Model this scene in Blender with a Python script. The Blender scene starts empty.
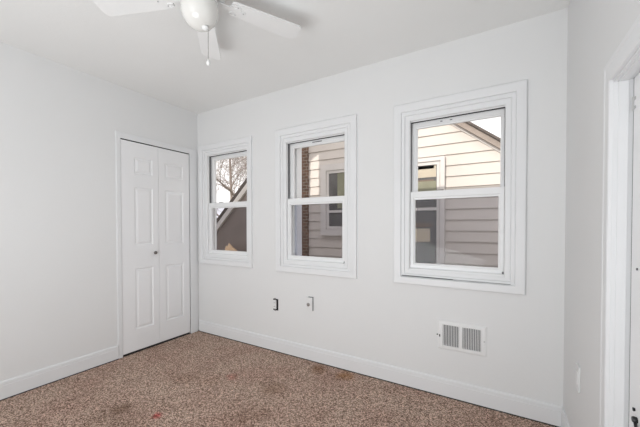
import bpy, bmesh, math, random
from mathutils import Vector, Matrix

random.seed(7)
S = bpy.context.scene
COL = S.collection

# ------------------------------------------------------------------ camera
YAW, PITCH, ROLL, FPX, SHY = -0.5349, -0.0162, -0.0013, 304.27, 16.617
cam_data = bpy.data.cameras.new('camera')
cam = bpy.data.objects.new('camera', cam_data)
COL.objects.link(cam)
S.camera = cam
fw = Vector((-math.sin(-YAW) * math.cos(PITCH), math.cos(YAW) * math.cos(PITCH), math.sin(PITCH)))
rt = Vector((math.cos(YAW), -math.sin(YAW), 0))
up = rt.cross(fw)
rt2 = rt * math.cos(ROLL) + up * math.sin(ROLL)
up2 = up * math.cos(ROLL) - rt * math.sin(ROLL)
m = Matrix((rt2, up2, -fw)).transposed().to_4x4()
m.translation = Vector((3.0008, -2.3071, 1.2204))
cam.matrix_world = m
cam_data.sensor_fit = 'HORIZONTAL'
cam_data.sensor_width = 36.0
cam_data.lens = 36.0 * FPX / 640.0
cam_data.shift_y = SHY / 640.0
cam_data.clip_start = 0.02
cam_data.clip_end = 200

# ------------------------------------------------------------------ world, sun, fill lights
world = bpy.data.worlds.new('sky')
S.world = world
world.use_nodes = True
bgn = world.node_tree.nodes['Background']
bgn.inputs['Color'].default_value = (0.97, 0.95, 0.95, 1)
bgn.inputs['Strength'].default_value = 1.4

SUN_A, SUN_K = 0.25, 0.50          # sun travels (A, 1, -K)
sun_data = bpy.data.lights.new('sun', 'SUN')
sun_data.energy = 2.4
sun_data.angle = math.radians(0.6)
sun_data.color = (1.0, 0.93, 0.84)
sun = bpy.data.objects.new('sun', sun_data)
sun.rotation_euler = Vector((SUN_A, 1, -SUN_K)).to_track_quat('-Z', 'Y').to_euler()
COL.objects.link(sun)

def area(name, loc, target, sx, sy, power, color=(1, 1, 1)):
    d = bpy.data.lights.new(name, 'AREA')
    d.shape = 'RECTANGLE'; d.size = sx; d.size_y = sy; d.energy = power; d.color = color
    o = bpy.data.objects.new(name, d)
    o.location = loc
    o.rotation_euler = (Vector(target) - Vector(loc)).to_track_quat('-Z', 'Z').to_euler()
    COL.objects.link(o)
    return o

# added fill light in the unseen next room, behind the camera
area('next_room_fill', (1.8, -5.90, 1.0), (1.35, 0, 1.20), 3.2, 1.9, 54, (0.93, 0.975, 1.0))

# added upward fill, unseen, brightening the ceiling from behind the camera
area('ceiling_fill', (2.0, -2.80, 0.60), (1.6, -1.45, 2.5), 1.5, 0.8, 34, (0.93, 0.975, 1.0))

S.view_settings.view_transform = 'Standard'
S.view_settings.look = 'None'
S.view_settings.exposure = 0.0
S.view_settings.gamma = 1.0
S.view_settings.use_curve_mapping = False

# ------------------------------------------------------------------ materials
def mat(name, color, rough=0.6, metal=0.0, noise=None, bump=None, spec=0.5, emit=None):
    mt = bpy.data.materials.new(name)
    mt.use_nodes = True
    nt = mt.node_tree
    b = nt.nodes['Principled BSDF']
    b.inputs['Base Color'].default_value = (*color, 1)
    b.inputs['Roughness'].default_value = rough
    b.inputs['Metallic'].default_value = metal
    b.inputs['Specular IOR Level'].default_value = spec
    tc = nt.nodes.new('ShaderNodeTexCoord')
    if noise:
        scale, amt = noise
        n = nt.nodes.new('ShaderNodeTexNoise'); n.inputs['Scale'].default_value = scale
        n.inputs['Detail'].default_value = 4
        nt.links.new(tc.outputs['Object'], n.inputs['Vector'])
        r = nt.nodes.new('ShaderNodeValToRGB')
        r.color_ramp.elements[0].position = 0.3; r.color_ramp.elements[1].position = 0.7
        r.color_ramp.elements[0].color = (*[c * (1 - amt) for c in color], 1)
        r.color_ramp.elements[1].color = (*[min(1, c * (1 + amt)) for c in color], 1)
        nt.links.new(n.outputs['Fac'], r.inputs['Fac'])
        nt.links.new(r.outputs['Color'], b.inputs['Base Color'])
    if bump:
        scale, st = bump
        n = nt.nodes.new('ShaderNodeTexNoise'); n.inputs['Scale'].default_value = scale
        nt.links.new(tc.outputs['Object'], n.inputs['Vector'])
        bp = nt.nodes.new('ShaderNodeBump'); bp.inputs['Strength'].default_value = st
        bp.inputs['Distance'].default_value = 0.01
        nt.links.new(n.outputs['Fac'], bp.inputs['Height'])
        nt.links.new(bp.outputs['Normal'], b.inputs['Normal'])
    return mt

WALL = mat('wall_paint', (0.80, 0.80, 0.80), 0.75, noise=(1.3, 0.008), bump=(60, 0.06), spec=0.25)
CEIL = mat('ceiling_paint', (0.87, 0.87, 0.86), 0.85, noise=(1.5, 0.008), bump=(40, 0.06), spec=0.2)
TRIM = mat('trim_paint', (0.82, 0.825, 0.835), 0.42, noise=(5, 0.008), spec=0.4)
DOORM = mat('door_paint', (0.89, 0.89, 0.90), 0.45, noise=(4, 0.006), spec=0.4)
VINYL = mat('white_vinyl', (0.86, 0.865, 0.87), 0.35, noise=(8, 0.01), spec=0.4)
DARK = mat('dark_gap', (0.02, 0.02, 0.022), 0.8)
GREYSTRIP = mat('dark_grey_strip', (0.16, 0.16, 0.17), 0.8)
BLACK = mat('black_metal', (0.015, 0.015, 0.017), 0.35, metal=0.3)
PEWTER = mat('pewter', (0.22, 0.20, 0.19), 0.35, metal=0.9)
SCREWM = mat('screw_head', (0.55, 0.55, 0.55), 0.4, metal=0.3)
FANW = mat('fan_enamel', (0.84, 0.84, 0.835), 0.35, spec=0.4)
BLADEM = mat('fan_blade_laminate', (0.84, 0.84, 0.835), 0.5, noise=(6, 0.01), spec=0.3)
GLOBE = mat('frosted_glass', (0.80, 0.79, 0.76), 0.18, noise=(9, 0.015), spec=0.6)
CHAIN = mat('chain_metal', (0.45, 0.44, 0.43), 0.35, metal=0.8)
PLATE = mat('plate_plastic', (0.80, 0.80, 0.80), 0.35, spec=0.4)
DUCT = mat('duct_dark', (0.20, 0.20, 0.205), 0.8)
VENT = mat('vent_enamel', (0.83, 0.83, 0.83), 0.4, spec=0.4)
TRIMOUT = mat('outside_trim', (0.76, 0.73, 0.71), 0.6, noise=(6, 0.03))
RAKE = mat('rake_board', (0.40, 0.34, 0.30), 0.7, noise=(9, 0.08))
ROOF = mat('roof_shingle', (0.13, 0.11, 0.10), 0.9, noise=(30, 0.25))
BROWNWALL = mat('brown_shingle_wall', (0.34, 0.30, 0.28), 0.9, noise=(3, 0.10))
TANM = mat('sun_patch_tan', (0.95, 0.66, 0.42), 0.9, noise=(20, 0.15))  # orange-tan coloured as a sunlit patch of wall
BARK = mat('bark', (0.33, 0.275, 0.245), 0.9, noise=(14, 0.3), bump=(30, 0.5))
LAWN = mat('winter_lawn', (0.20, 0.18, 0.11), 0.95, noise=(12, 0.3))
BLIND = mat('window_blind', (0.62, 0.55, 0.44), 0.7, noise=(5, 0.05))
CURTAIN = mat('green_curtain', (0.30, 0.30, 0.22), 0.8, noise=(5, 0.1))
NPANE = mat('neighbour_pane', (0.17, 0.165, 0.165), 0.12, spec=0.5, noise=(3, 0.25))
BAR = mat('brown_bar', (0.22, 0.16, 0.12), 0.6)
SIDING = mat('vinyl_siding', (0.74, 0.69, 0.645), 0.6, noise=(2.2, 0.04), spec=0.3)

def brick_mat():
    mt = bpy.data.materials.new('brown_brick'); mt.use_nodes = True
    nt = mt.node_tree; b = nt.nodes['Principled BSDF']; b.inputs['Roughness'].default_value = 0.9
    tc = nt.nodes.new('ShaderNodeTexCoord')
    mp = nt.nodes.new('ShaderNodeMapping'); mp.inputs['Rotation'].default_value = (math.radians(-90), 0, 0)
    br = nt.nodes.new('ShaderNodeTexBrick')
    br.inputs['Color1'].default_value = (0.22, 0.13, 0.09, 1)
    br.inputs['Color2'].default_value = (0.12, 0.075, 0.055, 1)
    br.inputs['Mortar'].default_value = (0.30, 0.26, 0.22, 1)
    br.inputs['Scale'].default_value = 1.0
    br.inputs['Brick Width'].default_value = 0.11
    br.inputs['Row Height'].default_value = 0.055
    br.inputs['Mortar Size'].default_value = 0.006
    nt.links.new(tc.outputs['Object'], mp.inputs['Vector'])
    nt.links.new(mp.outputs['Vector'], br.inputs['Vector'])
    nt.links.new(br.outputs['Color'], b.inputs['Base Color'])
    return mt
BRICK = brick_mat()

def glass_mat(name='window_glass', tint=(1, 1, 1), gl=0.006):
    mt = bpy.data.materials.new(name); mt.use_nodes = True
    nt = mt.node_tree; nt.nodes.clear()
    out = nt.nodes.new('ShaderNodeOutputMaterial')
    tr = nt.nodes.new('ShaderNodeBsdfTransparent'); tr.inputs['Color'].default_value = (*tint, 1)
    g = nt.nodes.new('ShaderNodeBsdfGlossy'); g.inputs['Roughness'].default_value = 0.02
    mx = nt.nodes.new('ShaderNodeMixShader'); mx.inputs['Fac'].default_value = gl
    nt.links.new(tr.outputs[0], mx.inputs[1]); nt.links.new(g.outputs[0], mx.inputs[2])
    nt.links.new(mx.outputs[0], out.inputs['Surface'])
    return mt
GLASS = glass_mat()

def screen_mat():
    mt = bpy.data.materials.new('insect_screen'); mt.use_nodes = True
    nt = mt.node_tree; nt.nodes.clear()
    out = nt.nodes.new('ShaderNodeOutputMaterial')
    tr = nt.nodes.new('ShaderNodeBsdfTransparent')
    tr.inputs['Color'].default_value = (0.82, 0.82, 0.85, 1)
    nt.links.new(tr.outputs[0], out.inputs['Surface'])
    return mt
SCREEN = screen_mat()

# carpet: speckled brown pile with stains
def carpet_mat():
    mt = bpy.data.materials.new('brown_carpet'); mt.use_nodes = True
    nt = mt.node_tree; N = nt.nodes.new; L = nt.links.new
    b = nt.nodes['Principled BSDF']; b.inputs['Roughness'].default_value = 1.0
    b.inputs['Specular IOR Level'].default_value = 0.05
    tc = N('ShaderNodeTexCoord')
    n1 = N('ShaderNodeTexNoise'); n1.inputs['Scale'].default_value = 150; n1.inputs['Detail'].default_value = 2
    n1.inputs['Roughness'].default_value = 0.7
    L(tc.outputs['Object'], n1.inputs['Vector'])
    r1 = N('ShaderNodeValToRGB'); cr = r1.color_ramp
    cr.elements[0].position = 0.36; cr.elements[0].color = (0.19, 0.13, 0.10, 1)
    cr.elements[1].position = 0.66; cr.elements[1].color = (0.80, 0.63, 0.53, 1)
    e = cr.elements.new(0.50); e.color = (0.455, 0.335, 0.27, 1)
    vo = N('ShaderNodeTexVoronoi'); vo.inputs['Scale'].default_value = 165
    L(tc.outputs['Object'], vo.inputs['Vector'])
    sp = N('ShaderNodeSeparateColor'); L(vo.outputs['Color'], sp.inputs['Color'])
    avg = N('ShaderNodeMath'); avg.operation = 'MULTIPLY_ADD'; avg.inputs[1].default_value = 0.42; avg.inputs[2].default_value = 0.04
    L(sp.outputs['Red'], avg.inputs[0])
    ad = N('ShaderNodeMath'); ad.operation = 'MULTIPLY_ADD'; ad.inputs[1].default_value = 0.5
    L(n1.outputs['Fac'], ad.inputs[0]); L(avg.outputs[0], ad.inputs[2])
    L(ad.outputs[0], r1.inputs['Fac'])
    n2 = N('ShaderNodeTexNoise'); n2.inputs['Scale'].default_value = 2.6; n2.inputs['Detail'].default_value = 5
    L(tc.outputs['Object'], n2.inputs['Vector'])
    r2 = N('ShaderNodeValToRGB')
    r2.color_ramp.elements[0].position = 0.32; r2.color_ramp.elements[0].color = (0.99, 0.88, 0.86, 1)
    r2.color_ramp.elements[1].position = 0.60; r2.color_ramp.elements[1].color = (1.14, 1.10, 1.08, 1)
    L(n2.outputs['Fac'], r2.inputs['Fac'])
    mul = N('ShaderNodeMix'); mul.data_type = 'RGBA'; mul.blend_type = 'MULTIPLY'; mul.inputs['Factor'].default_value = 1
    L(r1.outputs['Color'], mul.inputs[6]); L(r2.outputs['Color'], mul.inputs[7])
    cur = mul.outputs[2]
    # wobbling coordinates so that the stains have ragged edges
    n3 = N('ShaderNodeTexNoise'); n3.inputs['Scale'].default_value = 14
    L(tc.outputs['Object'], n3.inputs['Vector'])
    vm = N('ShaderNodeVectorMath'); vm.operation = 'MULTIPLY_ADD'
    vm.inputs[1].default_value = (0.12, 0.12, 0); 
    L(n3.outputs['Color'], vm.inputs[0]); L(tc.outputs['Object'], vm.inputs[2])
    for (x, y, r, col, s) in STAINS:
        sb = N('ShaderNodeVectorMath'); sb.operation = 'SUBTRACT'
        sb.inputs[1].default_value = (x + 0.06, y + 0.06, 0)
        L(vm.outputs[0], sb.inputs[0])
        ln = N('ShaderNodeVectorMath'); ln.operation = 'LENGTH'; L(sb.outputs[0], ln.inputs[0])
        mr = N('ShaderNodeMapRange'); mr.inputs['From Min'].default_value = r * 0.25; mr.inputs['From Max'].default_value = r
        mr.inputs['To Min'].default_value = s; mr.inputs['To Max'].default_value = 0
        L(ln.outputs['Value'], mr.inputs['Value'])
        mx = N('ShaderNodeMix'); mx.data_type = 'RGBA'; mx.blend_type = 'MULTIPLY'
        L(mr.outputs['Result'], mx.inputs['Factor']); L(cur, mx.inputs[6]); mx.inputs[7].default_value = (*col, 1)
        cur = mx.outputs[2]
    L(cur, b.inputs['Base Color'])
    bp = N('ShaderNodeBump'); bp.inputs['Strength'].default_value = 0.9; bp.inputs['Distance'].default_value = 0.012
    L(n1.outputs['Fac'], bp.inputs['Height']); L(bp.outputs['Normal'], b.inputs['Normal'])
    return mt
STAINS = [(1.114, -1.171, 0.035, (1.0, 0.25, 0.3), 0.8), (1.152, -0.579, 0.07, (1.0, 0.55, 0.55), 0.5), (1.671, -0.116, 0.1, (0.55, 0.42, 0.3), 0.75), (1.928, -0.103, 0.09, (0.8, 0.6, 0.35), 0.75), (1.536, -0.545, 0.14, (0.6, 0.52, 0.45), 0.6), (0.834, -1.262, 0.09, (0.45, 0.4, 0.36), 0.75), (0.84, -0.782, 0.16, (0.75, 0.7, 0.66), 0.6), (0.945, -1.385, 0.25, (0.7, 0.68, 0.66), 0.6), (1.039, -0.701, 0.12, (0.8, 0.7, 0.66), 0.5), (1.637, -0.838, 0.14, (0.72, 0.68, 0.64), 0.5)]
CARPET = carpet_mat()

# ------------------------------------------------------------------ mesh helpers
class MB:
    def __init__(self): self.bm = bmesh.new()
    def box(self, x0, x1, y0, y1, z0, z1, bevel=0.0, mtx=None):
        r = bmesh.ops.create_cube(self.bm, size=1)
        vs = r['verts']
        for v in vs:
            v.co = Vector(((x0 + x1) / 2 + v.co.x * (x1 - x0), (y0 + y1) / 2 + v.co.y * (y1 - y0), (z0 + z1) / 2 + v.co.z * (z1 - z0)))
        if bevel:
            es = list({e for v in vs for e in v.link_edges})
            rb = bmesh.ops.bevel(self.bm, geom=es, offset=bevel, segments=2, affect='EDGES', profile=0.6)
            vs = list({v for f in rb['faces'] for v in f.verts} | {v for v in vs if v.is_valid})
        if mtx:
            for v in vs: v.co = mtx @ v.co
        return self
    def prism(self, pts, axis, a, b):
        """polygon pts (2D) extruded along axis from a to b. axis y: pts=(x,z); x: (y,z); z: (x,y)"""
        def P(p, t):
            return {'y': (p[0], t, p[1]), 'x': (t, p[0], p[1]), 'z': (p[0], p[1], t)}[axis]
        A = [self.bm.verts.new(P(p, a)) for p in pts]; B = [self.bm.verts.new(P(p, b)) for p in pts]
        n = len(pts)
        self.bm.faces.new(A); self.bm.faces.new(B[::-1])
        for i in range(n): self.bm.faces.new((A[i], B[i], B[(i + 1) % n], A[(i + 1) % n]))
        return self
    def frame(self, x0, x1, z0, z1, prof, ks=(1, 1, 1, 1), open_bottom=False):
        """mitred frame sweep: prof list of (inset, y). ks = inset scale left,right,bottom,top"""
        loops = []
        for ins, y in prof:
            l, r, b, t = [ins * k for k in ks]
            if open_bottom: b = 0
            loops.append([self.bm.verts.new(c) for c in ((x0 + l, y, z0 + b), (x1 - r, y, z0 + b), (x1 - r, y, z1 - t), (x0 + l, y, z1 - t))])
        for i in range(len(loops) - 1):
            for k in range(4):
                if open_bottom and k == 0: continue
                A, B = loops[i], loops[i + 1]
                self.bm.faces.new((A[k], A[(k + 1) % 4], B[(k + 1) % 4], B[k]))
        return self
    def lathe(self, prof, n=32, c=(0, 0, 0), axis='z'):
        rings = []
        for r, h in prof:
            ring = []
            for k in range(n):
                t = 2 * math.pi * k / n
                a, bb = r * math.cos(t), r * math.sin(t)
                p = {'z': (a, bb, h), 'x': (h, a, bb), 'y': (a, h, bb)}[axis]
                ring.append(self.bm.verts.new((c[0] + p[0], c[1] + p[1], c[2] + p[2])))
            rings.append(ring)
        for i in range(len(rings) - 1):
            for k in range(n):
                self.bm.faces.new((rings[i][k], rings[i][(k + 1) % n], rings[i + 1][(k + 1) % n], rings[i + 1][k]))
        for ring in (rings[0], rings[-1]):
            self.bm.faces.new(ring)
        return self
    def tube(self, pts, rad, n=8):
        if not hasattr(rad, '__len__'): rad = [rad] * len(pts)
        rings = []; pts = [Vector(p) for p in pts]
        for i, p in enumerate(pts):
            d = (pts[min(i + 1, len(pts) - 1)] - pts[max(i - 1, 0)]).normalized()
            a = d.cross(Vector((0.31, 0.17, 0.93)));  a = a.normalized() if a.length > 1e-3 else Vector((1, 0, 0))
            bb = d.cross(a)
            rings.append([self.bm.verts.new(p + (a * math.cos(2 * math.pi * k / n) + bb * math.sin(2 * math.pi * k / n)) * rad[i]) for k in range(n)])
        for i in range(len(rings) - 1):
            for k in range(n):
                self.bm.faces.new((rings[i][k], rings[i][(k + 1) % n], rings[i + 1][(k + 1) % n], rings[i + 1][k]))
        self.bm.faces.new(rings[0]); self.bm.faces.new(rings[-1])
        return self
    def build(self, name, material, parent=None, smooth=False, loc=None):
        bmesh.ops.recalc_face_normals(self.bm, faces=self.bm.faces)
        me = bpy.data.meshes.new(name); self.bm.to_mesh(me); self.bm.free()
        me.materials.append(material)
        if smooth:
            for p in me.polygons: p.use_smooth = True
        o = bpy.data.objects.new(name, me); COL.objects.link(o)
        if parent:
            o.parent = parent
            # mesh is written in world coordinates: undo the parents' location
            loc_sum = Vector((0, 0, 0)); q = parent
            while q: loc_sum += q.location; q = q.parent
            o.location = -loc_sum if loc is None else loc
        elif loc is not None: o.location = loc
        return o

def centre(o):
    """move a top-level mesh's origin to the middle of its base"""
    me = o.data
    xs = [v.co for v in me.vertices]
    c = Vector(((min(v.x for v in xs) + max(v.x for v in xs)) / 2, (min(v.y for v in xs) + max(v.y for v in xs)) / 2, min(v.z for v in xs)))
    me.transform(Matrix.Translation(-c)); o.location = c
    return o

def empty(name, loc=(0, 0, 0), parent=None):
    o = bpy.data.objects.new(name, None); o.empty_display_size = 0.1
    COL.objects.link(o); o.location = loc
    if parent: o.parent = parent
    return o
def tag(o, label=None, cat=None, group=None, kind=None):
    if label: o['label'] = label
    if cat: o['category'] = cat
    if group: o['group'] = group
    if kind: o['kind'] = kind
    return o
def struct(o, label=None):
    o['kind'] = 'structure'
    if label: o['label'] = label
    return o

# ------------------------------------------------------------------ room
W, H, R = 3.3343, 2.5, -3.36
T = 0.12
WX = [(0.034, 0.8396), (1.1476, 1.9882), (2.2966, 3.1393)]
ZB, ZT = 0.779, 2.1245

struct(MB().box(-0.9, W + 1.0, R - 0.1, T, -0.1, 0).build('floor', CARPET), 'brown speckled carpet with dark, rust and red stains')
struct(MB().box(-0.9, W + T, R - 0.1, 0.0, H, H + 0.1).build('ceiling', CEIL), 'plain white ceiling')

# back wall with three openings
b = MB(); xs = [-0.9]
OX = [(a + 0.095, c - (0.055 if a < 0.1 else 0.092)) for a, c in WX]; OZ = (0.86, 2.01)
cur = -0.9
for a, c in OX:
    b.box(cur, a, 0, T, -0.1, H + 0.1); cur = c
    b.box(a, c, 0, T, -0.1, OZ[0]); b.box(a, c, 0, T, OZ[1], H + 0.1)
b.box(cur, W + T, 0, T, -0.1, H + 0.1)
struct(b.build('wall_back', WALL), 'white wall with three windows')

# left wall with closet opening
DY0, DY1, DZ = -0.8325, -0.1121, 2.022
b = MB()
b.box(-T, 0, R - 0.1, DY0, -0.1, H + 0.1); b.box(-T, 0, DY1, 0, -0.1, H + 0.1); b.box(-T, 0, DY0, DY1, DZ, H + 0.1)
struct(b.build('wall_left', WALL), 'white wall with the closet door')
b = MB(); b.box(-0.75, -0.73, -1.2, 0, 0, H); b.box(-0.75, -T, -1.22, -1.2, 0, H)
struct(b.build('wall_closet', WALL))

# right wall with a doorway
EY0, EY1, EZ = -1.70, -0.885, 1.715
b = MB()
b.box(W, W + T, EY1, 0, -0.1, H + 0.1); b.box(W, W + T, R - 0.1, EY0, -0.1, H + 0.1); b.box(W, W + T, EY0, EY1, EZ, H + 0.1)
struct(b.build('wall_right', WALL), 'white wall with a door at the right edge of the photo')

# rear wall behind the camera, a wide opening to the next room left wide for the fill light
b = MB(); y0, y1 = R - 0.02, R
for (x0, x1, z0, z1) in ((-T, 0.12, 0, H), (3.22, W + T, 0, H), (0.12, 3.22, 2.40, H)):
    b.box(x0, x1, y0, y1, z0, z1)
struct(b.build('wall_rear', WALL))
# the room behind those openings: closed, so no sun falls through it
b = MB(); b.box(-1, W + 1, -6.1, -6.0, -0.1, H + 0.1); b.box(-1.1, -1, -6.1, R - 0.05, -0.1, H + 0.1); b.box(W + 1, W + 1.1, -6.1, R - 0.05, -0.1, H + 0.1)
struct(b.build('wall_next_room', WALL))
struct(MB().box(-1.1, W + 1.1, -6.1, R - 0.09, H, H + 0.1).build('ceiling_next_room', CEIL))
struct(MB().box(-1.1, W + 1.1, -6.1, R - 0.09, -0.1, 0).build('floor_next_room', CARPET))

# baseboards
def base_prof(h=0.128, t=0.015):
    return [(0, 0.006), (t, 0.006), (t, h - 0.030), (t - 0.003, h - 0.029), (t - 0.003, h - 0.027), (t - 0.002, h - 0.024), (t - 0.003, h - 0.008), (t - 0.007, h - 0.001), (t - 0.008, h), (0, h)]
struct(MB().prism([(-p, z) for p, z in base_prof()], 'x', 0.012, W).build('baseboard_back', TRIM))
struct(MB().prism(base_prof(), 'y', R, -0.872).build('baseboard_left', TRIM))
struct(MB().prism([(W - p * 0.75, z) for p, z in base_prof()], 'y', -0.802, -0.014).build('baseboard_right', TRIM))
b = MB(); b.box(0, W, -0.017, 0, 0, 0.0065); b.box(0, 0.017, R, -0.872, 0, 0.0065)  # dark strips coloured as the shade beneath the baseboards
struct(b.build('baseboard_shade_gap', DARK), 'dark gap under the baseboards')

# ------------------------------------------------------------------ windows
def make_window(i, x0, x1, ext, zt=ZT, zb=ZB, li=0.119, ri=0.1155, ti=0.1285):
    w = struct(empty('window_%d' % i, ((x0 + x1) / 2, 0, zb)))
    w['label'] = ['', 'leftmost window, beside the closet, with a bare tree outside', 'middle window, siding and a brick strip outside', 'right window, the largest in view, sunlit siding outside'][i]
    prof = [(0, 0.0), (0, -0.016), (0.004, -0.020), (0.012, -0.021), (0.052, -0.020), (0.056, -0.019), (0.059, -0.008), (0.0605, -0.008), (0.062, -0.011), (0.080, -0.011), (0.083, -0.008), (0.085, -0.002), (0.087, -0.002), (0.088, -0.005), (0.110, -0.004), (0.118, -0.001), (0.119, 0.018)]
    MB().frame(x0, x1, zb, zt, prof, (li / 0.119, ri / 0.119, 0.92, ti / 0.119)).build('window_casing', TRIM, w)
    L, Rr, B, Tp = x0 + li, x1 - ri, zb + 0.110, zt - ti
    # vinyl frame: lip, tracks
    b = MB().frame(L - 0.022, Rr + 0.022, B - 0.022, Tp + 0.016, [(0.0, 0.018), (0.022, 0.018), (0.022, 0.026), (0.014, 0.026), (0.014, 0.056), (0.022, 0.056), (0.022, 0.060), (0.016, 0.060), (0.016, 0.096), (0.030, 0.096), (0.030, 0.12), (0.0, 0.12)])
    b.build('window_frame', VINYL, w)
    MB().prism([(0.0, B - 0.006), (0.024, B - 0.006), (0.024, B + 0.012), (0.02, B + 0.013), (0.0, B + 0.004)], 'x', L, Rr).build('window_sill', VINYL, w)
    # dark strips coloured as shade in the head gap and the side tracks
    MB().box(L + 0.002, Rr - 0.002, 0.050, 0.060, Tp - 0.004, Tp + 0.004).build('gap_shade_strip', DARK, w)
    for xa, xb in ((L - 0.006, L + 0.002), (Rr - 0.0025, Rr + 0.006)):
        MB().box(xa, xb, 0.034, 0.048, 1.475, Tp).build('gap_shade_strip', GREYSTRIP, w)
    MZ0, MZ1 = 1.411, 1.470
    def sash(name, y0, y1, xa, xb, z0, z1, sl, sr, bot, top):
        b = MB().frame(xa, xb, z0, z1, [(0, y1), (0, y0), (0.7, y0), (0.78, y0 + 0.003), (0.80, y0 + 0.006), (1.0, y0 + 0.008), (1.0, y1), (0, y1)], (sl, sr, bot, top))
        s = b.build(name, VINYL, w)
        MB().box(xa + sl * .9, xb - sr * .9, y0 + 0.016, y0 + 0.019, z0 + bot * .9, z1 - top * .9).build('pane', GLASS, s)
        return s
    up_ = sash('upper_sash', 0.058, 0.086, L + 0.004, Rr - 0.004, MZ0 + 0.004, Tp - 0.007, 0.037, 0.022, 0.052, 0.040)
    lo = sash('lower_sash', 0.020, 0.050, L + 0.001, Rr - 0.003, B + 0.006, MZ1, 0.031, 0.031, 0.040, MZ1 - MZ0)
    MB().box((x0 + x1) / 2 - 0.12, (x0 + x1) / 2 - 0.07, 0.026, 0.048, MZ1, MZ1 + 0.007, 0.002).build('sash_lock', PEWTER, lo)
    MB().box(Rr - 0.012, Rr - 0.002, 0.010, 0.022, B + 0.008, B + 0.024, 0.002).build('tilt_latch', GREYSTRIP, lo)
    b = MB().box(L + 0.03, Rr - 0.03, 0.0935, 0.0945, B + 0.03, MZ0 + 0.02)
    b.build('insect_screen', SCREEN, w)
    if ext > 0.13:
        b = MB().frame(L - 0.03, Rr + 0.03, B - 0.02, Tp + 0.03, [(0.0, 0.12), (0.066, 0.12), (0.066, ext), (0.0, ext), (0.0, 0.12)], (1, 1, 0.3, 0.3))
        b.build('outer_jamb', mat('bright_outer_vinyl', (0.93, 0.94, 0.96), 0.4), w)
    return w
w1 = make_window(1, *WX[0], 0.12, 2.1185, 0.787, 0.128, 0.076, 0.116)
w2 = make_window(2, *WX[1], 0.205)
w3 = make_window(3, *WX[2], 0.12)
# cracked caulk line under the right window's sill, small marks on head rails
MB().prism([(2.362, 0.8385), (2.72, 0.8375), (2.72, 0.8415), (2.362, 0.8435)], 'y', -0.0205, -0.015).build('caulk_crack', DARK, w3)
MB().prism([(2.72, 0.838), (3.06, 0.838), (3.06, 0.840), (2.72, 0.840)], 'y', -0.0205, -0.015).build('caulk_crack', GREYSTRIP, w3)
for x in (2.62, 2.685):
    MB().box(x, x + 0.014, 0.055, 0.059, 1.972, 1.978).build('screw', GREYSTRIP, w3)
MB().box(1.52, 1.62, 0.0565, 0.059, 1.972, 1.980).build('sticker', GREYSTRIP, w2)

# ------------------------------------------------------------------ closet door (left wall)
d1 = struct(empty('door_1', (0, (DY0 + DY1) / 2, 0)), 'white six-panel bifold closet door with a pewter knob')
def yz_frame(mb, y0, y1, z0, z1, prof, ks):
    """three sided casing on an x plane; prof = (inset, x)"""
    loops = []
    for ins, x in prof:
        loops.append([mb.bm.verts.new(c) for c in ((x, y0 + ins * ks[0], z0), (x, y0 + ins * ks[0], z1 - ins * ks[2]), (x, y1 - ins * ks[1], z1 - ins * ks[2]), (x, y1 - ins * ks[1], z0))])
    for i in range(len(loops) - 1):
        for k in range(3):
            A, B = loops[i], loops[i + 1]
            mb.bm.faces.new((A[k], A[k + 1], B[k + 1], B[k]))
    return mb
yz_frame(MB(), -0.872, -0.018, 0, 2.078, [(0, 0), (0, 0.006), (0.006, 0.006), (0.008, 0.010), (0.05, 0.010), (0.064, 0.009), (0.066, 0.008), (0.066, 0.0)],
         (0.60, 1.42, 0.85)).build('door_casing', TRIM, d1)
b = MB()   # jambs
b.box(-T, 0.004, DY0 - 0.004, DY0, 0, DZ); b.box(-T, 0.004, DY1, DY1 + 0.004, 0, DZ); b.box(-T, 0.004, DY0, DY1, DZ, DZ + 0.004)
b.build('door_jamb', TRIM, d1)
MB().box(-0.030, 0.002, DY0, DY1, 0, 0.004).build('threshold_shadow_gap', DARK, d1)
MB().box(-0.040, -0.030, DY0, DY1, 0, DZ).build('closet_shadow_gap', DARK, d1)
b = MB().box(-0.030, -0.001, DY0, DY1, DZ - 0.003, DZ); b.build('door_track', DARK, d1)

def panel_leaf(y0, y1, z0, z1, panels, xf=0.004, th=0.032):
    """door leaf facing +x with raised panels"""
    mb = MB(); bm = mb.bm
    ys = sorted({y0, y1} | {p for q in panels for p in q[:2]}); zs = sorted({z0, z1} | {p for q in panels for p in q[2:]})
    V = {}
    def v(y, z):
        if (y, z) not in V: V[(y, z)] = bm.verts.new((xf, y, z))
        return V[(y, z)]
    for i in range(len(ys) - 1):
        for j in range(len(zs) - 1):
            a, bb, c, d = ys[i], ys[i + 1], zs[j], zs[j + 1]
            if (a, bb, c, d) in panels: continue
            bm.faces.new((v(a, c), v(bb, c), v(bb, d), v(a, d)))
    for (a, bb, c, d) in panels:
        prev = [v(a, c), v(bb, c), v(bb, d), v(a, d)]
        for ins, x in ((0.006, xf - 0.007), (0.014, xf - 0.008), (0.034, xf - 0.001), (0.036, xf - 0.001)):
            cur = [bm.verts.new((x, a + ins, c + ins)), bm.verts.new((x, bb - ins, c + ins)), bm.verts.new((x, bb - ins, d - ins)), bm.verts.new((x, a + ins, d - ins))]
            for k in range(4): bm.faces.new((prev[k], prev[(k + 1) % 4], cur[(k + 1) % 4], cur[k]))
            prev = cur
        bm.faces.new(prev)
    # sides and back
    r = [(y0, z0), (y1, z0), (y1, z1), (y0, z1)]
    bk = [bm.verts.new((xf - th, y, z)) for y, z in r]
    fr = [bm.verts.new((xf, y, z)) for y, z in r]
    bm.faces.new(bk)
    for k in range(4): bm.faces.new((fr[k], fr[(k + 1) % 4], bk[(k + 1) % 4], bk[k]))
    return mb
yl0, yl1, yr0, yr1 = DY0 + 0.003, -0.4765, -0.4735, DY1 - 0.008
zz = [(1.715, 1.868), (1.030, 1.585), (0.222, 0.808)]
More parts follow.
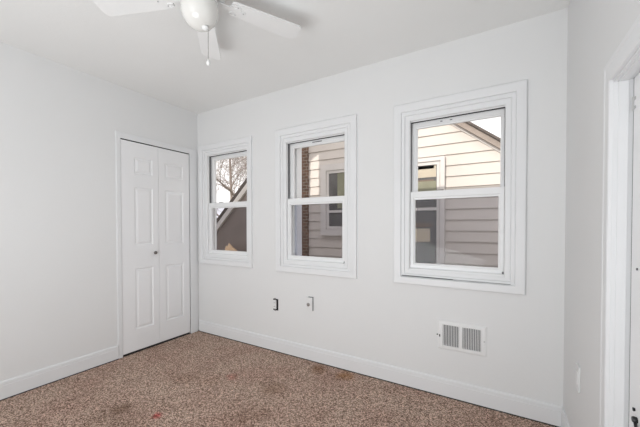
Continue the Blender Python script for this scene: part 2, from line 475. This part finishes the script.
lf = panel_leaf(yl0, yl1, 0.020, DZ - 0.011, [(-0.712, -0.535, a, c) for a, c in zz]).build('door_leaf', DOORM, d1)
rf = panel_leaf(yr0, yr1, 0.020, DZ - 0.011, [(-0.405, -0.195, a, c) for a, c in zz]).build('door_leaf', DOORM, d1)
kb = MB().lathe([(0.004, 0.004), (0.006, 0.014), (0.0135, 0.020), (0.0165, 0.027), (0.0155, 0.034), (0.009, 0.040), (0.001, 0.041)], 20, (0, -0.525, 0.947), 'x')
kb.build('knob', PEWTER, lf, smooth=True)['label'] = 'round pewter knob'

# ------------------------------------------------------------------ right door
d2 = struct(empty('door_2', (W, (EY0 + EY1) / 2, 0)), 'white door in its casing at the right edge of the photo')
yz_frame(MB(), -1.785, -0.800, 0, 1.80, [(0, W), (0, W - 0.008), (0.006, W - 0.011), (0.018, W - 0.011), (0.022, W - 0.009), (0.060, W - 0.009), (0.064, W - 0.013), (0.078, W - 0.014), (0.084, W - 0.012), (0.085, W + 0.004), (0.086, W)], (1, 1, 0.97)).build('door_casing', TRIM, d2)
b = MB()
b.box(W - 0.002, W + T, EY1 - 0.002, EY1 + 0.004, 0, EZ); b.box(W - 0.002, W + T, EY0, EY0 + 0.002, 0, EZ); b.box(W - 0.002, W + T, EY0, EY1, EZ - 0.004, EZ + 0.002)
b.box(W + 0.010, W + 0.036, EY1 - 0.006, EY1, 0, EZ); b.box(W + 0.010, W + 0.036, EY0, EY1, EZ - 0.008, EZ)
b.build('door_jamb', TRIM, d2)
MB().box(W + 0.048, W + 0.060, EY1 - 0.010, EY1, 0, EZ).build('door_gap', DARK, d2)
slab = MB().box(W + 0.046, W + 0.082, EY0 + 0.003, EY1 - 0.010, 0.012, EZ - 0.006, 0.003).build('door_leaf', DOORM, d2)
b = MB(); b.lathe([(0.003, 1.600), (0.003, 1.645)], 10, (W + 0.044, EY1 - 0.014, 0)); b.box(W + 0.044, W + 0.046, EY1 - 0.032, EY1 - 0.016, 1.603, 1.612); b.box(W + 0.044, W + 0.046, EY1 - 0.032, EY1 - 0.016, 1.632, 1.642)
b.build('hinge', SCREWM, slab)
MB().lathe([(0.005, W + 0.046), (0.006, W + 0.041), (0.001, W + 0.040)], 12, (0, -0.948, 0.622), 'x').build('screw', BLACK, slab)
MB().lathe([(0.004, W + 0.046), (0.004, W + 0.043), (0.001, W + 0.0425)], 12, (0, -0.952, 1.078), 'x').build('screw', GREYSTRIP, slab)
b = MB(); b.lathe([(0.009, W + 0.046), (0.010, W + 0.038), (0.008, W + 0.034), (0.001, W + 0.033)], 14, (0, -0.968, 0.598), 'x')
b.tube([(W + 0.040, -0.968, 0.598), (W + 0.038, -0.985, 0.585), (W + 0.038, -1.01, 0.570), (W + 0.038, -1.04, 0.562)], [0.005, 0.004, 0.004, 0.003])
b.build('latch', BLACK, slab)['label'] = 'black latch with a thin arm'

# ------------------------------------------------------------------ ceiling fan
FC = Vector((1.694, -1.284, H))
fan = tag(empty('ceiling_fan', FC), 'white five-blade ceiling fan with a frosted bowl light, on the ceiling', 'ceiling fan')
MB().lathe([(0.075, H), (0.078, 2.488), (0.070, 2.470), (0.050, 2.462), (0.045, 2.455)], 32, (FC.x, FC.y, 0)).build('canopy', FANW, fan, True)
MB().lathe([(0.045, 2.457), (0.10, 2.452), (0.125, 2.440), (0.130, 2.415), (0.126, 2.392), (0.10, 2.376), (0.06, 2.370)], 40, (FC.x, FC.y, 0)).build('motor_housing', FANW, fan, True)
MB().lathe([(0.06, 2.371), (0.062, 2.362), (0.085, 2.352), (0.088, 2.346), (0.084, 2.342)], 32, (FC.x, FC.y, 0)).build('light_fitter', FANW, fan, True)
gl = MB().lathe([(0.070, 2.350), (0.082, 2.346), (0.088, 2.330), (0.089, 2.305), (0.085, 2.275), (0.074, 2.249), (0.057, 2.228), (0.034, 2.213), (0.010, 2.206)], 40, (FC.x, FC.y, 0)).build('glass_bowl', GLOBE, fan, True)
fx, fy = FC.x + 0.028, FC.y + 0.010
MB().lathe([(0.016, 2.216), (0.017, 2.208), (0.014, 2.202), (0.006, 2.197), (0.001, 2.195)], 16, (fx, fy, 0)).build('finial', FANW, fan, True)
cx_, cy_ = FC.x + 0.044, FC.y + 0.014
pc = MB()
for k in range(24): 
    r = bmesh.ops.create_uvsphere(pc.bm, u_segments=8, v_segments=6, radius=0.0026)
    for v in r['verts']: v.co += Vector((cx_, cy_, 2.196 - 0.0062 * k))
pc.tube([(cx_, cy_, 2.20), (cx_, cy_, 2.05)], 0.0012, 6)
pco = pc.build('pull_chain', CHAIN, fan, True)
MB().lathe([(0.003, 2.052), (0.007, 2.044), (0.010, 2.034), (0.009, 2.026), (0.003, 2.020), (0.001, 2.019)], 16, (cx_, cy_, 0)).build('chain_fob', FANW, pco, True)

def blade_mesh():
    mb = MB(); bm = mb.bm
    # outline along +x, rounded at the tip
    out = []
    r0, r1, wa, wb = 0.155, 0.550, 0.052, 0.064
    out += [(r0 + 0.012, -wa), (r1 - 0.03, -wb)]
    for k in range(7):
        t = -math.pi / 2 + math.pi / 2 * k / 6
        out.append((r1 - 0.028 + 0.028 * math.cos(t), -wb + 0.028 + 0.028 * math.sin(t)))
    for k in range(7):
        t = math.pi / 2 * k / 6
        out.append((r1 - 0.028 + 0.028 * math.cos(t), wb - 0.028 + 0.028 * math.sin(t)))
    out += [(r1 - 0.03, wb), (r0 + 0.012, wa), (r0, wa - 0.012), (r0, -wa + 0.012)]
    mb.prism(out, 'z', -0.003, 0.003)
    return mb
def iron_mesh():
    mb = MB()
    # arm from the motor to the blade with a three-lobed plate under the blade
    mb.prism([(0.09, -0.012), (0.15, -0.016), (0.165, -0.034), (0.19, -0.040), (0.205, -0.030), (0.205, -0.012), (0.228, -0.010), (0.234, 0.0),
              (0.228, 0.010), (0.205, 0.012), (0.205, 0.030), (0.19, 0.040), (0.165, 0.034), (0.15, 0.016), (0.09, 0.012)], 'z', -0.007, -0.003)
    for s in (-1, 1):
        mb.tube([(0.17 + 0.016 * math.cos(t), s * 0.027 + 0.011 * math.sin(t), -0.008) for t in [2 * math.pi * k / 12 for k in range(13)]], 0.0026, 6)
    return mb
A0 = 134.3; PT = 0
pitch = Matrix.Rotation(math.radians(PT), 4, 'X')
bl = blade_mesh(); ir = iron_mesh()
for v in bl.bm.verts: v.co = pitch @ v.co
for v in ir.bm.verts: v.co = pitch @ v.co
proto_b = bl.build('fan_blade', BLADEM, fan)
proto_i = ir.build('blade_bracket', FANW, proto_b)
protos = [proto_i]
for (x, y) in ((0.185, -0.030), (0.185, 0.030), (0.222, 0.0)):
    protos.append(MB().lathe([(0.0042, -0.0075), (0.0035, -0.010), (0.001, -0.0105)], 10, (x, y, 0)).build('screw', SCREWM, proto_b))
for q in protos: q.location = (0, 0, 0)
for k in range(5):
    if k == 0: bb_, kids = proto_b, []
    else:
        bb_ = proto_b.copy(); COL.objects.link(bb_); bb_.parent = fan
        for ch in protos:
            c = ch.copy(); COL.objects.link(c); c.parent = bb_
    bb_.location = (0, 0, 2.372 - H)
    bb_.rotation_euler = (math.radians((13, -2, 9, 10, 8)[k]), math.radians(1.5), math.radians(A0 - 73 * k if k < 2 else A0 - 1 - 72 * k))

# ------------------------------------------------------------------ wall fittings
# floor-level return air vent
vt = tag(empty('wall_vent', (2.775, 0, 0.335)), 'white metal wall register with two louvered banks under the right window', 'vent')
b = MB(); V = (2.620, 2.930, 0.336, 0.541)
b.frame(V[0], V[1], V[2], V[3], [(0, 0.0), (0.002, -0.004), (0.010, -0.008), (0.030, -0.009), (0.033, -0.004), (0.033, 0.0)], (1.06, 1.06, 0.9, 0.9))
b.box(2.759, 2.781, -0.0085, -0.001, 0.362, 0.514)
b.build('register_frame', VENT, vt)
MB().box(2.652, 2.898, -0.0015, -0.0002, 0.362, 0.514).build('duct_opening', DUCT, vt)
for x0, x1 in ((2.653, 2.759), (2.781, 2.898)):
    n = 10 if x0 < 2.7 else 11
    for k in range(n):
        x = x0 + (x1 - x0) * (k + 0.5) / n
        mt = Matrix.Translation((x, -0.0042, 0.438)) @ Matrix.Rotation(math.radians(35), 4, 'Z')
        MB().box(-0.0012, 0.0012, -0.0032, 0.0032, -0.076, 0.076, 0, mt).build('louver', VENT, vt)
b = MB().box(2.612, 2.622, -0.006, 0.0, 0.432, 0.438); b.box(2.630, 2.637, -0.013, -0.006, 0.424, 0.440)
b.build('damper_lever', BLACK, vt)
MB().lathe([(0.005, -0.008), (0.004, -0.0105), (0.001, -0.011)], 12, (2.914, 0, 0.438), 'y').build('screw', SCREWM, vt)

# uncovered receptacle: dark box with a white duplex in it
e1 = tag(empty('electrical_outlet', (1.133, 0, 0.395)), 'small outlet missing its cover, dark box showing, between left and middle windows', 'outlet')
MB().box(1.105, 1.166, -0.0015, 0.0, 0.398, 0.508).build('outlet_box', BLACK, e1)
b = MB().box(1.110, 1.146, -0.010, -0.0012, 0.412, 0.496, 0.003)
rc = b.build('receptacle', PLATE, e1)
for z in (0.434, 0.474):
    for x in (1.120, 1.132):
        MB().box(x, x + 0.003, -0.0105, -0.0098, z - 0.005, z + 0.005).build('socket_slot', BLACK, rc)
b = MB().box(1.121, 1.136, -0.004, -0.0010, 0.393, 0.515)
b.build('mounting_yoke', PEWTER, e1)

# white cable plate
e2 = tag(empty('cable_plate', (1.527, 0, 0.45)), 'white cable wall plate with a small grey jack, below the middle window', 'wall plate')
b = MB().box(1.492, 1.562, -0.016, -0.001, 0.452, 0.572, 0.003)
b.build('cover_plate', PLATE, e2)
MB().lathe([(0.016, -0.015), (0.016, -0.020), (0.006, -0.021), (0.006, -0.030), (0.002, -0.030)], 14, (1.520, 0, 0.507), 'y').build('coaxial_jack', CHAIN, e2)
b = MB().box(1.562, 1.5642, -0.012, -0.0005, 0.452, 0.578); b.box(1.518, 1.5642, -0.012, -0.0005, 0.572, 0.576)  # dark strips coloured as the plate's shadow, top and right side
b.build('plate_shadow_strip', GREYSTRIP, e2)

# plate on the right wall
e3 = tag(empty('light_plate', (W, -0.405, 0.42)), 'white cover plate seen edge-on, low on the right wall beside the door casing', 'wall plate')
MB().box(W - 0.008, W, -0.440, -0.375, 0.418, 0.540, 0.002).build('cover_plate', PLATE, e3)
MB().box(W - 0.011, W - 0.0075, -0.424, -0.391, 0.447, 0.511, 0.001).build('receptacle', PLATE, e3)
e3.name = 'outlet_plate'

# ------------------------------------------------------------------ outside
GZ = -0.7
struct(MB().box(-25, 25, T + 0.3, 40, GZ - 0.1, GZ).build('ground', LAWN))
# own foundation and outer wall; unseen upper blocks added to shade next door
def to_occ(x, z, yn=2.25, yo=0.06): return (x - SUN_A * (yn - yo), z + SUN_K * (yn - yo))
ztop = to_occ(0, 1.70)[1]
xa = to_occ(0.095, 0)[0]; xb = to_occ(0.300, 0)[0]; xc = to_occ(1.50, 0)[0]
b = MB()
b.box(-8, 7, T, T + 0.02, GZ, -0.1)
b.box(xa, 7, 0.0, T, H + 0.1, ztop)
b.prism([(-8, H + 0.1), (xa, H + 0.1), (xa, to_occ(0, 2.37)[1]), (xa, 3.95), (-8, 3.95)], 'y', 0.0, T)
b.prism([(xb, ztop), (xc, ztop), (xc, 3.95), (xb, 3.95), (xa, 3.95), (xa, to_occ(0, 2.37)[1]), (xb, to_occ(0, 2.50)[1])], 'y', 0.0, T)
b.box(-8, -0.9, 0.0, T, GZ, H + 0.1); b.box(W + T, 7, 0.0, T, GZ, H + 0.1)
struct(b.build('wall_outside_and_shade_blocks', SIDING))

NY = 2.25
nh = tag(empty('neighbouring_house', (1.5, NY, GZ)), 'pale sided house next door seen through the middle and right windows', 'house')
# siding: lapped boards clipped by the gable
def top_z(x): return 2.627 - 0.775 * (x - 2.418) if x > 1.0 else 2.627 - 0.775 * (1.0 - 2.418) - 0.6 * (1.0 - x)
b = MB(); z0 = 0.691 - 0.1505 * 9
X0, X1 = 0.06, 4.6
for k in range(32):
    za, zb_ = z0 + 0.1505 * k, z0 + 0.1505 * (k + 1)
    # right end where the roof line crosses
    xr_a = min(X1, 2.418 + (2.627 - za) / 0.775); xr_b = min(X1, 2.418 + (2.627 - zb_) / 0.775)
    if xr_b < 1.0: break
    A = [b.bm.verts.new(p) for p in ((X0, NY - 0.015, za), (xr_a, NY - 0.015, za), (xr_b, NY, zb_ - 0.011), (X0, NY, zb_ - 0.011))]
    B = [b.bm.verts.new(p) for p in ((X0, NY + 0.008, za), (xr_a, NY + 0.008, za), (xr_a, NY + 0.008, za - 0.011), (X0, NY + 0.008, za - 0.011), (xr_a, NY, za - 0.011), (X0, NY, za - 0.011))]
    b.bm.faces.new(A); b.bm.faces.new((A[0], A[1], B[1], B[0])); b.bm.faces.new((B[0], B[1], B[2], B[3])); b.bm.faces.new((B[3], B[2], B[4], B[5]))
b.build('siding_wall', SIDING, nh)
MB().prism([(-0.6, GZ), (4.7, GZ), (4.7, 0.9), (1.0, 3.72), (-0.6, 2.8)], 'y', NY + 0.012, NY + 0.10).build('gable_wall', DARK, nh)
MB().box(-0.75, 0.075, NY - 0.05, NY + 0.25, GZ, 4.4).build('brick_corner', BRICK, nh)
# rake of the roof
def rake(y0, y1, d0, d1):
    f = lambda x: 2.627 - 0.775 * (x - 2.418)
    return [(0.9, f(0.9) + d0), (4.9, f(4.9) + d0), (4.9, f(4.9) + d1), (0.9, f(0.9) + d1)]
b = MB().prism(rake(0, 0, 0.0, 0.085), 'y', NY - 0.10, NY + 0.1); b.build('rake_board', RAKE, nh)
b = MB().prism(rake(0, 0, 0.085, 0.12), 'y', NY - 0.14, NY + 0.3); b.build('roof_edge', ROOF, nh)
b = MB().prism(rake(0, 0, -0.035, 0.0), 'y', NY - 0.03, NY + 0.05); b.build('rake_moulding', TRIMOUT, nh)

NW = NY - 0.026
def nwindow(x0, x1, z0, z1, tw, content):
    f = MB().frame(x0, x1, z0, z1, [(0, NW + 0.0), (0, NW - 0.035), (tw, NW - 0.035), (tw, NW - 0.012), (tw + 0.012, NW - 0.012), (tw + 0.012, NW - 0.022), (tw + 0.05, NW - 0.022), (tw + 0.05, NW + 0.01)]).build('window_trim', TRIMOUT, nh)
    i = tw + 0.05
    MB().box(x0 + i - .01, x1 - i + .01, NW - 0.005, NW + 0.006, z0 + i - .01, z1 - i + .01).build('pane', NPANE, f)
    zm = 1.45
    MB().box(x0 + i, x1 - i, NW - 0.022, NW - 0.002, zm - 0.02, zm + 0.02).build('meeting_rail', TRIMOUT, f)
    for (a, bb2, c, d, m_) in content:
        MB().box(a, bb2, NW - 0.009, NW - 0.0055, c, d).build('window_blind', m_, f)
nwindow(1.38, 2.335, 0.50, 2.175, 0.055, [(1.49, 2.22, 1.90, 2.06, BLIND), (1.49, 2.19, 2.02, 2.06, BAR), (1.49, 2.19, 1.845, 1.865, BAR), (1.49, 2.22, 1.62, 1.845, CURTAIN), (1.49, 2.16, 1.20, 1.245, BAR), (1.49, 2.14, 0.98, 1.17, BLIND)])
nwindow(0.345, 1.20, 1.045, 2.245, 0.105, [(0.66, 1.04, 1.50, 2.09, CURTAIN)])

# far house: brown wall under a pale rake, seen in the left window
BY = 3.0
bh = tag(empty('brown_house', (-2.3, BY, GZ)), 'dark brown house wall under a pale sloping rake, seen in the left window', 'house')
fz = lambda x: 1.10 + 0.93 * (x + 3.143)
b = MB().prism([(-5.2, GZ), (-1.0, GZ), (-1.0, fz(-1.0)), (-4.6, fz(-4.6)), (-5.2, fz(-4.6))], 'y', BY, BY + 0.3)
b.build('shingle_wall', BROWNWALL, bh)
def band(d0, d1): return [(-4.7, fz(-4.7) + d0), (-1.0, fz(-1.0) + d0), (-1.0, fz(-1.0) + d1), (-4.7, fz(-4.7) + d1)]
MB().prism(band(-0.02, 0.13), 'y', BY - 0.06, BY + 0.3).build('rake_board', mat('pale_rake_paint', (0.86, 0.84, 0.82), 0.6), bh)
MB().prism(band(0.13, 0.30), 'y', BY - 0.02, BY + 0.6).build('roof', ROOF, bh)
b = MB(); r = bmesh.ops.create_icosphere(b.bm, subdivisions=3, radius=1)  # mound added in place of a sunlit patch on the wall
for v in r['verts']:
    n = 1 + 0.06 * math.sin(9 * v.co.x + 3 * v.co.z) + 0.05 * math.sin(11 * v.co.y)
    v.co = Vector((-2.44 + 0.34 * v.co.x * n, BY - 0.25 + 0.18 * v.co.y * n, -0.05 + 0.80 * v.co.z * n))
tag(centre(b.build('sun_patch_mound', TANM, None, True)), 'tan rounded mound standing in for a sunlit patch on the brown house wall, bottom of left window', 'mound')

# bare trees beyond
def bare_tree(name, base, h, r, lean, label, seed, depth=4, group=None):
    rnd = random.Random(seed)
    t = tag(empty(name, base), label, 'tree', group)
    tr = MB(); br = MB()
    P = Vector(base); pts = [P.copy()]; d = Vector((lean[0], lean[1], 1)).normalized()
    rad = [r]
    for k in range(7):
        P = P + d * h / 7; pts.append(P.copy()); rad.append(r * (1 - 0.085 * (k + 1)))
        d = (d + Vector((rnd.uniform(-.08, .08), rnd.uniform(-.08, .08), 0))).normalized()
    tr.tube(pts, rad, 10); tr.build('trunk', BARK, t, True)
    def grow(p, d, L, rr, lev):
        q = [p.copy()]; rs = [rr]
        for k in range(4):
            p = p + d * L / 4
            d = (d + Vector((rnd.uniform(-.22, .22), rnd.uniform(-.22, .22), rnd.uniform(-.10, .16)))).normalized()
            q.append(p.copy()); rs.append(max(rr * (1 - 0.17 * (k + 1)), 0.005))
            if lev > 0 and k >= 1:
                for _ in range(2 if lev > 1 else 1):
                    a = Vector((rnd.uniform(-1, 1), rnd.uniform(-1, 1), rnd.uniform(-.3, .9))).normalized()
                    grow(p, (d * 0.7 + a * 0.8).normalized(), L * rnd.uniform(.5, .75), rs[-1] * 0.55, lev - 1)
        br.tube(q, rs, 5)
    for i, z in enumerate((2, 3, 3, 4, 4, 5, 6, 7)):
        a = rnd.uniform(0, 6.28)
        grow(pts[z].copy(), Vector((math.cos(a), math.sin(a), rnd.uniform(.3, 1.1))).normalized(), h * rnd.uniform(.25, .45), r * 0.24, depth)
    br.build('branches', BARK, t)
    return t
bare_tree('bare_tree', (-6.05, 6.0, GZ), 6.0, 0.24, (0.27, 0.0), 'bare leafless tree with a leaning trunk, nearest one in the left window', 5, depth=3)
bare_tree('bare_tree', (-14.6, 14.0, GZ), 9.5, 0.13, (0.05, 0.0), 'slimmer bare tree with fine twigs, farther off in the left window', 12, depth=4)
